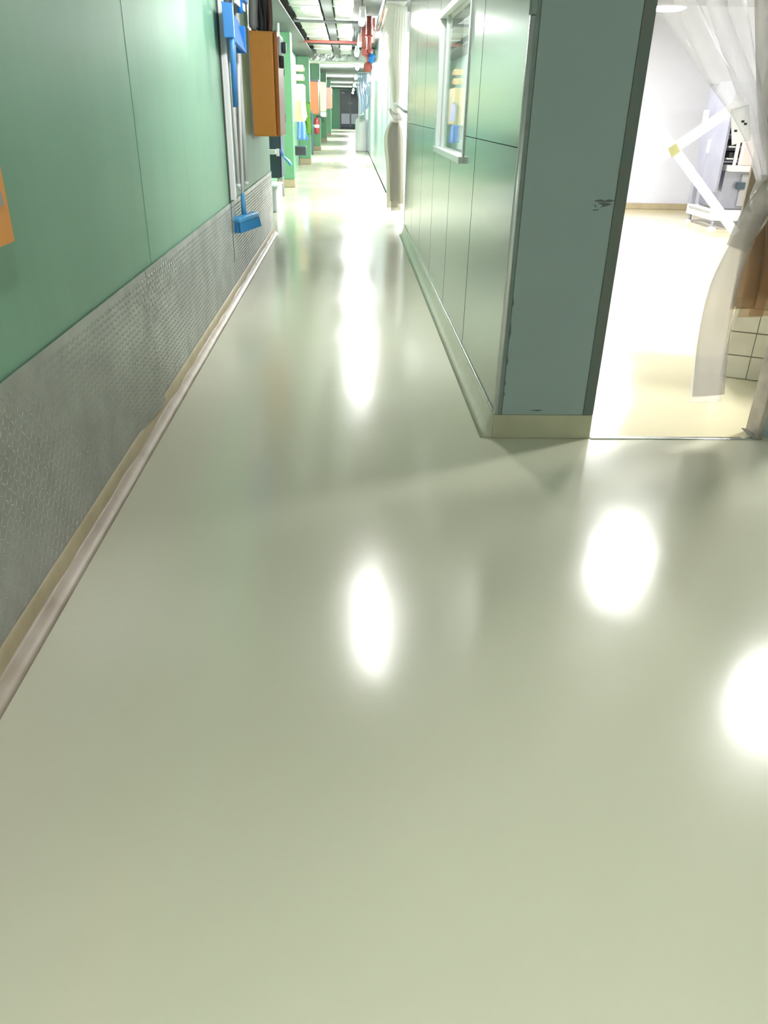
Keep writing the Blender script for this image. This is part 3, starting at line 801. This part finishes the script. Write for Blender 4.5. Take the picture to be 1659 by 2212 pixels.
# ------------------------------------------------------------------ far strip curtain (knotted) at the recess
t = thing('strip_curtain', (0.7, 13, 0.2), 'far knotted milky strip curtain past the end of the stainless wall', 'strip curtain', group='knotted plastic strip curtains')
link('hanging_rail', bx(0.52, 0.80, 12.6, 13.4, 2.94, 2.97), 'alu', t)
for i in range(6):
    x = 0.58 + 0.04 * i
    bm = B()
    ribbon(bm, [(x, 13 + 0.05 * (i - 2), 2.95, 0.15, 10 * (i - 2)), (x - 0.02, 13 + 0.03 * (i - 2), 2.4, 0.16, 8 * (i - 3)), (0.655 + 0.014 * i, 13, 1.9, 0.12, 20 * (i - 3)),
                (0.69 + 0.006 * i, 13, 1.55, 0.06, 40 * (i - 3))], 0.004, 5, curl=0.3)
    link('strip', bm, 'pvc_far', t, True)
link('knot', lathe(B(), 0.70, 12.97, [(0.05, 1.44), (0.085, 1.47), (0.10, 1.53), (0.095, 1.58), (0.06, 1.64)], 14, 0.12), 'pvc_far', t, True)
bm = B()
ribbon(bm, [(0.61, 12.93, 1.62, 0.07, 60), (0.66, 12.87, 1.56, 0.11, 30), (0.74, 12.87, 1.50, 0.11, -20), (0.79, 12.95, 1.47, 0.07, -60)], 0.006, 5, curl=0.4)
link('wrapped_turn', bm, 'pvc_grey', t, True)
for i, (x, zb, w, a) in enumerate(((0.66, 0.24, 0.17, 0), (0.72, 0.20, 0.16, 15), (0.78, 0.30, 0.12, -20), (0.69, 0.34, 0.15, 25))):
    bm = B()
    ribbon(bm, [(0.71, 13, 1.5, 0.07, a), (x - 0.03, 12.98, 1.25, w * 1.15, a), (x, 12.97, 0.8, w, a), (x + 0.02, 12.97, zb, w, a)], 0.004, 5, curl=0.25)
    link('strip_tail', bm, 'pvc_beige', t, True)
t = thing('tie_bar', (0.76, 13, 1.6), 'white bar tying the far strip curtain to the wall edge', 'bar')
link('bar', tube(B(), [(0.68, 12.9, 1.70), (0.79, 12.4, 1.60)], 0.016, 8), 'white_pl', t, True)
link('wall_eye', tube(B(), [(0.79, 12.4, 1.60), (0.83, 11.93, 1.58)], 0.02, 8), 'grey', t, True)

# ------------------------------------------------------------------ near strip curtain, gathered and knotted at the right jamb
t = thing('strip_curtain', (2.05, 4.04, 0.2), 'near clear strip curtain gathered and knotted at the right jamb of the doorway', 'strip curtain', group='knotted plastic strip curtains')
link('hanging_rail', bx(1.346, 2.29, 4.02, 4.06, 2.115, 2.158, bev=0.004), 'alu', t)
K = Vector((2.05, 4.03, 1.30))
tops = [1.40, 1.52, 1.66, 1.78, 1.90, 2.02, 2.14]
for i, x in enumerate(tops):
    f = i / 6
    bm = B()
    yk = 4.02 + 0.014 * (i - 3)
    ribbon(bm, [(x, 4.035 + 0.006 * (i - 3), 2.12, 0.19, 6 * (-1) ** i),
                (x + (K.x - x) * 0.34, yk, 1.86 - 0.02 * f, 0.17, 12 * (-1) ** i + 6),
                (x + (K.x - x) * 0.72, yk, 1.60 - 0.03 * f, 0.125, 25 * (-1) ** i),
                (K.x - 0.045 + 0.02 * i, yk, 1.34, 0.07, 50 * (-1) ** i)], 0.003, 7, curl=0.35 * (-1) ** i)
    link('strip', bm, 'pvc' if i < 4 else 'pvc_grey', t, True)
link('knot', lathe(B(), 2.055, 4.0, [(0.035, 1.18), (0.055, 1.21), (0.065, 1.26), (0.06, 1.31), (0.045, 1.36)], 16, 0.10), 'pvc_grey', t, True)
bm = B()
ribbon(bm, [(2.10, 4.0, 1.33, 0.12, 30), (2.04, 3.965, 1.24, 0.17, 20), (1.995, 3.96, 1.14, 0.16, 10), (1.955, 3.97, 1.02, 0.11, 0)], 0.004, 7, curl=0.5)
link('wrapped_turn', bm, 'pvc_grey', t, True)
for dx, zb, m in ((0.0, 0.225, 'pvc_grey'), (-0.012, 0.185, 'pvc')):
    bm = B()
    ribbon(bm, [(2.02, 4.0, 1.18, 0.12, 10), (1.99 + dx, 3.99, 1.04, 0.12, 0), (1.955 + dx, 4.0, 0.82, 0.15, -6), (1.965 + dx, 4.01, 0.55, 0.165, -8),
                (2.01 + dx, 4.02, zb, 0.17, -10)], 0.003, 8, curl=0.18)
    link('strip_tail', bm, m, t, True)
for i, (x, zb) in enumerate(((2.09, 0.70), (2.15, 0.655), (2.21, 0.66), (2.19, 0.77), (2.13, 0.76))):
    bm = B()
    ribbon(bm, [(2.06 + 0.012 * i, 4.03, 1.22, 0.07, 15), (2.07 + 0.02 * i, 4.035 + 0.007 * i, 1.10, 0.12, 6), (x, 4.04 + 0.008 * i, 0.9, 0.135, 0), (x + 0.012, 4.05 + 0.008 * i, zb, 0.135, 0)], 0.003, 6, curl=0.1)
    link('strip_tail', bm, 'pvc_amber', t, True)

# crossed tapes over the doorway and paper tag
def bar2(bm, a, b, w, y0, y1):
    a, b = Vector((a[0], 0, a[1])), Vector((b[0], 0, b[1]))
    d = (b - a).normalized(); n = Vector((-d.z, 0, d.x)) * w / 2
    q = [a + n, b + n, b - n, a - n]
    lo = [bm.verts.new((p.x, y0, p.z)) for p in q]
    bm.faces.new(lo)
    if y1 > y0:
        hi = [bm.verts.new((p.x, y1, p.z)) for p in q]
        bm.faces.new(hi[::-1])
        for k in range(4):
            bm.faces.new((lo[k], lo[(k + 1) % 4], hi[(k + 1) % 4], hi[k]))
    return bm
t = thing('barrier_tape', (1.6, 3.955, 1.47), 'white barrier tape rising to the right across the doorway', 'tape')
link('tape_band', bar2(B(), (1.343, 1.328), (1.83, 1.675), 0.048, 3.958, 3.958), 'tape', t)
link('yellow_patch', bar2(B(), (1.523, 1.449), (1.560, 1.475), 0.046, 3.9545, 3.9545), 'tape_yellow', t)
t = thing('barrier_tape', (1.6, 3.965, 1.4), 'white barrier tape falling to the right across the doorway', 'tape')
link('tape_band', bar2(B(), (1.343, 1.66), (1.935, 1.09), 0.044, 3.963, 3.963), 'tape', t)
link('end_fold', bar2(B(), (1.343, 1.68), (1.343, 1.62), 0.02, 3.958, 3.967), 'tape', t)
t = thing('paper_tag', (1.85, 3.96, 1.5), 'white paper tag with small dark marks hanging at the curtain', 'tag')
link('tag_card', bar2(B(), (1.815, 1.65), (1.855, 1.50), 0.085, 3.950, 3.953), 'tape', t)
for x, z in ((1.835, 1.585), (1.85, 1.575), (1.81, 1.545)):
    link('printed_mark', bx(x, x + 0.014, 3.9485, 3.950, z, z + 0.010), 'seam', t)

# ------------------------------------------------------------------ tiled plinth and cartons behind the curtain
def turned(bm, ang=-25.0, c=(2.60, 5.08, 0)):
    bmesh.ops.rotate(bm, verts=bm.verts, cent=c, matrix=Matrix.Rotation(math.radians(ang), 3, 'Z'))
    return bm
t = thing('tiled_plinth', (2.75, 5.2, 0), 'low white tiled plinth inside the room behind the knotted curtain', 'plinth')
link('plinth_core', turned(bx(2.605, 3.4, 5.09, 5.58, 0, 0.474)), 'grout', t)
for i in range(5):
    for k in range(3):
        link('tile', turned(bx(2.602 + 0.16 * i, 2.758 + 0.16 * i, 5.078, 5.094, 0.004 + 0.16 * k, 0.157 + 0.16 * k, bev=0.003)), 'tile', t)
for i in range(3):
    for k in range(3):
        link('side_tile', turned(bx(2.592, 2.608, 5.096 + 0.165 * i, 5.255 + 0.165 * i, 0.004 + 0.16 * k, 0.157 + 0.16 * k, bev=0.003)), 'tile', t)
for z0, z1, dx, lab in ((0.48, 0.97, 0.03, 'brown carton standing on the tiled plinth, lower of two'), (0.98, 1.45, 0.10, 'brown carton on top, upper of the two on the plinth')):
    t = thing('carton', (2.8, 5.2, z0), lab, 'carton', group='cartons on the tiled plinth')
    link('carton_body', turned(bx(2.60 - dx, 3.3, 5.09, 5.55, z0, z1, bev=0.006)), 'carton', t)
    link('top_flap', turned(bx(2.605 - dx, 2.95, 5.095, 5.545, z1, z1 + 0.004)), 'carton', t)
    link('tape_seam', turned(bx(2.595 - dx, 3.30, 5.29, 5.35, z1 + 0.004, z1 + 0.006)), 'beige', t)

# ------------------------------------------------------------------ stainless machine in the room
t = thing('packing_machine', (6.3, 13.45, 0), 'stainless processing machine on feet near the white back wall', 'machine')
bm = bx(5.86, 5.93, 12.94, 14.0, 0.13, 0.29, bev=0.008)
link('base_beam', bm, 'machine_w', t)
link('base_beam', bx(5.93, 7.0, 12.94, 13.01, 0.13, 0.29, bev=0.008), 'machine_w', t)
link('base_beam', bx(5.93, 7.0, 13.93, 14.0, 0.13, 0.29, bev=0.008), 'machine_w', t)
link('slot_strip', bx(5.853, 5.862, 13.05, 13.9, 0.225, 0.262), 'grey', t)
for x, y in ((5.92, 13.0), (5.92, 13.94), (6.9, 13.0), (6.9, 13.94)):
    f = link('foot', tube(B(), [(x, y, 0.02), (x, y, 0.14)], 0.03, 10), 'steel_m', t, True)
    link('foot_pad', lathe(B(), x, y, [(0.075, 0.0), (0.075, 0.012), (0.035, 0.035)], 16), 'machine_w', f, True)
link('lower_body', bx(6.0, 6.95, 13.1, 13.9, 0.292, 0.86, bev=0.01), 'steel_m', t)
lp = link('front_door', bx(6.28, 6.93, 13.06, 13.1, 0.34, 0.82, bev=0.01), 'grey', t)
link('square_latch', bx(6.20, 6.34, 13.02, 13.06, 0.60, 0.70, bev=0.006), 'slate', lp)
link('work_shelf', bx(5.98, 7.05, 12.92, 13.95, 0.862, 0.95, bev=0.01), 'alu', t)
sp = link('side_door', bx(5.86, 5.91, 13.03, 13.62, 0.55, 2.12, bev=0.01), 'steel_m', t)
link('lever_handle', bx(5.82, 5.86, 13.52, 13.56, 1.10, 1.30, bev=0.008), 'alu', sp)
sp2 = link('side_panel', bx(5.865, 5.905, 13.64, 13.98, 0.72, 2.06, bev=0.01), 'steel_m', t)
link('hinge_block', bx(5.80, 5.865, 13.80, 13.92, 1.50, 1.72, bev=0.008), 'grey', sp2)
link('top_bracket', bx(5.78, 5.87, 13.68, 13.80, 2.05, 2.09, bev=0.006), 'slate', sp2)
link('rear_bracket', bx(5.86, 5.95, 13.9, 14.0, 0.292, 0.72, bev=0.01), 'steel_m', t)
link('back_panel', bx(5.95, 7.0, 13.9, 13.94, 0.96, 2.1, bev=0.006), 'steel_m', t)
link('top_cover', bx(5.91, 7.0, 13.05, 13.95, 1.66, 2.1, bev=0.01), 'steel_m', t)
link('post', tube(B(), [(6.08, 13.02, 0.95), (6.08, 13.02, 1.66)], 0.03, 8), 'alu', t, True)
link('post', tube(B(), [(6.9, 13.02, 0.95), (6.9, 13.02, 1.66)], 0.03, 8), 'alu', t, True)
for z in (1.03, 1.20, 1.37, 1.53):
    s = link('rack_shelf', bx(5.95, 6.95, 13.05, 13.85, z, z + 0.02), 'alu', t)
    link('black_tray', bx(6.0, 6.85, 13.08, 13.8, z + 0.022, z + 0.10, bev=0.01), 'black', s)
t = thing('storage_crate', (6.28, 12.85, 0.95), 'pale pink plastic crate on the shelf of the stainless machine', 'crate')
link('crate_body', bx(6.13, 6.62, 12.93, 13.03, 0.952, 1.34, bev=0.015), 'pink', t)
link('crate_rim', bx(6.12, 6.63, 12.925, 13.035, 1.31, 1.335, bev=0.006), 'pink', t)
